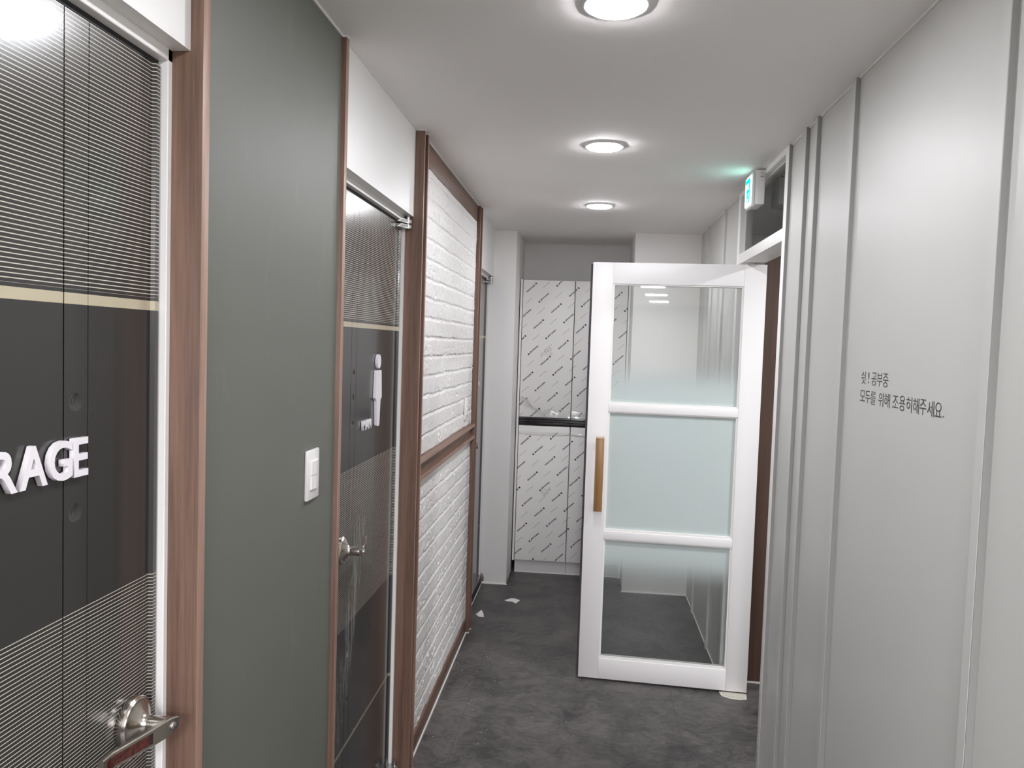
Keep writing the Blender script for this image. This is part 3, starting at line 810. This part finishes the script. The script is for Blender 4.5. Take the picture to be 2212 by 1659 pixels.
def cabinet(x0, x1, label):
    c = thing('tall_cabinet', label, 'cabinet', ((x0 + x1) / 2, CY, 0), 0, 'two tall white cabinets in the recess')
    P = empty('p'); bpy.data.objects.remove(P)
    inv = Matrix.Translation((-(x0 + x1) / 2, -CY, 0))
    made = []
    def add(o): o.parent = c; o.matrix_parent_inverse = inv; return o
    add(box('carcass', M['grey'], x0 + .001, x1 - .001, CY + .0205, YB - .003, .088, 2.048))
    add(box('plinth', plain('grey_plinth', (.62, .615, .605), .45), x0 + .002, x1, CY + .022, CY + .05, 0, .088))
    add(box('plinth_trim', M['bead'], x0 + .002, x1, CY + .018, CY + .022, 0, .006))
    for nm, z0, z1 in (('door', 1.101, 2.046), ('door', .093, 1.040)):
        add(box(nm, M['cab'], x0 + .003, x1 - .003, CY, CY + .018, z0, z1, bev=.0008)); made.append(bpy.data.objects[-1] if False else COL.objects[-1])
    bm = bmesh.new()
    prof = [(CY + .019, 1.041), (CY + .002, 1.041), (CY - .002, 1.046), (CY + .004, 1.0525), (CY + .004, 1.056), (CY - .001, 1.059), (CY - .001, 1.065), (CY + .005, 1.069), (CY + .006, 1.074), (CY + .001, 1.0765), (CY + .001, 1.082), (CY + .010, 1.087), (CY + .012, 1.099), (CY + .019, 1.0995)]
    add_prism(bm, [(p[0], p[1]) for p in prof], 'X', x0 + .001, x1 - .001)
    add(obj('handle_profile', bm, M['blackgloss']))
    return c, inv
def film_flap(parent_fn, name, grid, th=.0):
    bm = bmesh.new()
    vs = [[bm.verts.new(p) for p in r] for r in grid]
    for i in range(len(vs) - 1):
        for j in range(len(vs[0]) - 1): bm.faces.new((vs[i][j], vs[i][j + 1], vs[i + 1][j + 1], vs[i + 1][j]))
    parent_fn(obj(name, bm, M['clearfilm'], smooth=True))
for k, (x0, x1, lab) in enumerate(((-.461, -.1005, 'tall white cabinet with printed film, left of the pair in the recess'), (-.1005, .262, 'tall white cabinet with printed film, partly hidden behind the open glazed door'))):
    c, inv = cabinet(x0, x1, lab)
    drs = [o for o in c.children if o.name.startswith('door')]
    drs.sort(key=lambda o: -o.data.vertices[0].co.z)
    n0 = set(bpy.data.objects)
    up, lw = drs
    print_film(up, x0 + .003, x1 - .003, 1.104, 2.044, ANU)
    print_film(lw, x0 + .003, x1 - .003, .095, .998, ANL)
    if k == 0:
        strokes(up, [[(545, 870), (510, 1030), (520, 1230)], [(510, 1035), (640, 1030), (785, 975)], [(600, 950), (700, 850), (790, 770)], [(905, 675), (800, 680), (725, 725), (790, 850), (920, 1060)], [(960, 690), (890, 780), (820, 860)], [(920, 740), (940, 790), (940, 885)], [(950, 770), (1020, 785), (1090, 750)], [(1000, 550), (1060, 680), (1135, 800)], [(1060, 650), (1120, 620), (1185, 650)], [(1060, 1090), (1045, 960), (1125, 865), (1190, 950), (1150, 1015), (1085, 990)]], 1150, 730, 27.66, .0009)
        strokes(lw, [[(630, 600), (620, 545), (560, 530), (505, 580), (530, 640), (640, 710), (790, 880)], [(720, 445), (830, 560), (950, 710)], [(870, 510), (940, 475), (1030, 490)], [(1030, 330), (1045, 450), (1070, 580)], [(1030, 520), (920, 640)], [(740, 620), (760, 680), (790, 740)], [(850, 660), (780, 740), (720, 720)], [(800, 800), (920, 720)], [(590, 870), (640, 880), (720, 800)]], 1150, 1040, 27.66, .0009)
    def addf(o, c=c, inv=inv, up=up): o.parent = up
    def addl(o, lw=lw): o.parent = lw
    # film peeled off the lower corner of the upper door: a rolled flap with a bright fold
    rng = random.Random(5 + k)
    if k == 0:
        A0, A1 = Vector((x0 + .004, 0, 1.226)), Vector((x0 + .172, 0, 1.104))
        grid = []
        for i in range(15):
            r = []
            for j in range(7):
                t = i / 14; s = j / 6
                p = A0.lerp(A1, t)
                nrm = Vector((-.588, 0, -.809)) * -1
                a = s * PI * 1.15
                rad = .013 + .006 * math.sin(t * 9)
                q = p + nrm * (rad * math.sin(a) * 1.2 + s * .010) + Vector((0, -1, 0)) * (.001 + rad * (1 - math.cos(a)) * .7 + .002 * math.sin(17 * t + 3 * s))
                r.append((q.x, CY - .001 + q.y, q.z))
            grid.append(r)
        film_flap(addf, 'peeled_film', grid)
    grid = []
    for i in range(17):
        t = i / 16; xx = x0 + .02 * (k == 0) + .15 * (k == 0) + (x1 - x0 - .006 - .17 * (k == 0)) * t + .003
        grid.append([(xx, CY - .001 - (.010 + .004 * math.sin(9 * t + k)) * (s ** 2), 1.150 - .045 * s + .012 * math.sin(7 * t + 2 * k) * (1 - s)) for s in (0, .2, .4, .6, .8, 1)])
    film_flap(addf, 'peeled_film', grid)
    grid = []
    for i in range(17):
        t = i / 16; xx = x0 + .004 + (x1 - x0 - .008) * t
        sag = .018 + .010 * math.sin(PI * t)
        grid.append([(xx, CY - .0015 - .006 * math.sin(PI * s) - .001 * math.sin(11 * t), .999 - sag * s) for s in (0, .12, .3, .6, .85, 1)])
    film_flap(addl, 'folded_film', grid)
sp_ = thing('cabinet_side_panel', 'narrow white filler panel at the left edge of the tall cabinets', 'cabinet panel', (-.474, CY, 0))
box('panel', M['cab'], -.002, .0115, -.004, .34, .088, 2.051, sp_, bev=.001)
sp2 = thing('cabinet_side_panel', 'narrow white filler panel right of the tall cabinets, seen through the door glass', 'cabinet panel', (.27, CY, 0))
box('panel', M['cab'], -.0065, .0075, -.002, .34, .0, 2.051, sp2, bev=.001)

# ------------------------------------------------------------------ lettering on the right wall
tx = thing('wall_lettering', 'two lines of black Korean lettering on the white right wall', 'lettering', (XR, 1.8, 1.52))
def wall_glyph(ch, y_left, z_bot, wd, ht):
    me = glyph(ch, .04, 0, -.0002); lo, hi = bounds(me)
    for v in me.vertices:
        u = (v.co.x - lo[0]) / (hi[0] - lo[0]) * wd; t = (v.co.y - lo[1]) / (hi[1] - lo[1]) * ht
        v.co = Vector((XR - .0006 - XR, (y_left - u) - 1.8, z_bot + t - 1.52))
    bm = bmesh.new(); bm.from_mesh(me); bpy.data.meshes.remove(me)
    for f in bm.faces:
        f.normal_update()
        if f.normal.x > 0: f.normal_flip()
    me = bpy.data.meshes.new('letter'); bm.to_mesh(me); bm.free()
    return obj('letter', me, M['vinyl'], tx)
# measured on the photograph: (glyph, left Y, bottom Z, width, height)
G1 = [('쉿', 525, 592, 268, 452), ('!', 624, 637, 283, 442), ('공', 670, 742, 288, 475), ('부', 746, 822, 292, 488), ('중', 828, 906, 300, 498)]
G2 = [('모', 508, 578, 536, 692), ('두', 583, 652, 545, 722), ('를', 657, 728, 556, 742), ('위', 768, 836, 570, 770), ('해', 850, 928, 580, 788), ('조', 965, 1047, 612, 788),
      ('용', 1060, 1143, 612, 830), ('히', 1158, 1238, 628, 852), ('해', 1253, 1338, 645, 872), ('주', 1347, 1442, 662, 888), ('세', 1453, 1550, 682, 915), ('요', 1558, 1662, 708, 918), ('.', 1672, 1688, 900, 922)]
def wall_pt(px, py):
    R = cam.matrix_world.to_3x3(); dv = R @ Vector(((px - 1106) / FPX, -(py - 829.5) / FPX, -1)); t = XR / dv.x
    return dv.y * t, 1.6 + dv.z * t
for ch, l, r, t, b in G1 + G2:
    cx = (l + r) / 2
    yl, _ = wall_pt(1780 + l / 6.506, 760 + (t + b) / 2 / 6.506); yr, _ = wall_pt(1780 + r / 6.506, 760 + (t + b) / 2 / 6.506)
    _, zt = wall_pt(1780 + cx / 6.506, 760 + (t + .02 * (b - t)) / 6.506); _, zb = wall_pt(1780 + cx / 6.506, 760 + b / 6.506)
    wall_glyph(ch, yl, zb, yl - yr, zt - zb)

# ------------------------------------------------------------------ offcuts and crumbs on the floor
def offcut(pts, label):
    c = Vector((sum(p[0] for p in pts) / len(pts), sum(p[1] for p in pts) / len(pts)))
    bm = bmesh.new(); add_prism(bm, [(p[0] - c.x, p[1] - c.y) for p in pts], 'Z', .0, .0025)
    o = obj('offcut', bm, M['chip']); o.location = (c.x, c.y, .0); tag(o, label, 'offcut', 'white offcuts on the floor')
offcut([(-.459, 4.706), (-.425, 4.745), (-.40, 4.750), (-.365, 4.722), (-.385, 4.660), (-.41, 4.690), (-.44, 4.690)], 'curved white offcut lying on the dark floor nearer the cabinets')
offcut([(-.577, 4.505), (-.600, 4.422), (-.575, 4.390), (-.548, 4.390), (-.556, 4.44)], 'triangular white offcut on the dark floor nearer the brick panel')
bm = bmesh.new()
for i in range(85):
    x, y = random.uniform(-.56, .64), random.uniform(2.75, 4.9)
    if i < 45: x = random.uniform(-.59, -.35); y = random.uniform(2.8, 3.9)
    r = random.choice((.0007, .0009, .0012, .0019)); a = random.uniform(0, 6)
    pts = [(x + r * random.uniform(.6, 1.2) * math.cos(a + k * 1.257), y + r * random.uniform(.6, 1.4) * math.sin(a + k * 1.257)) for k in range(5)]
    add_prism(bm, pts, 'Z', 0, r * .7)
o = obj('plaster_crumbs', bm, M['crumb']); o['kind'] = 'stuff'; o['label'] = 'tiny pale plaster crumbs scattered over the dark floor'; o['category'] = 'debris'
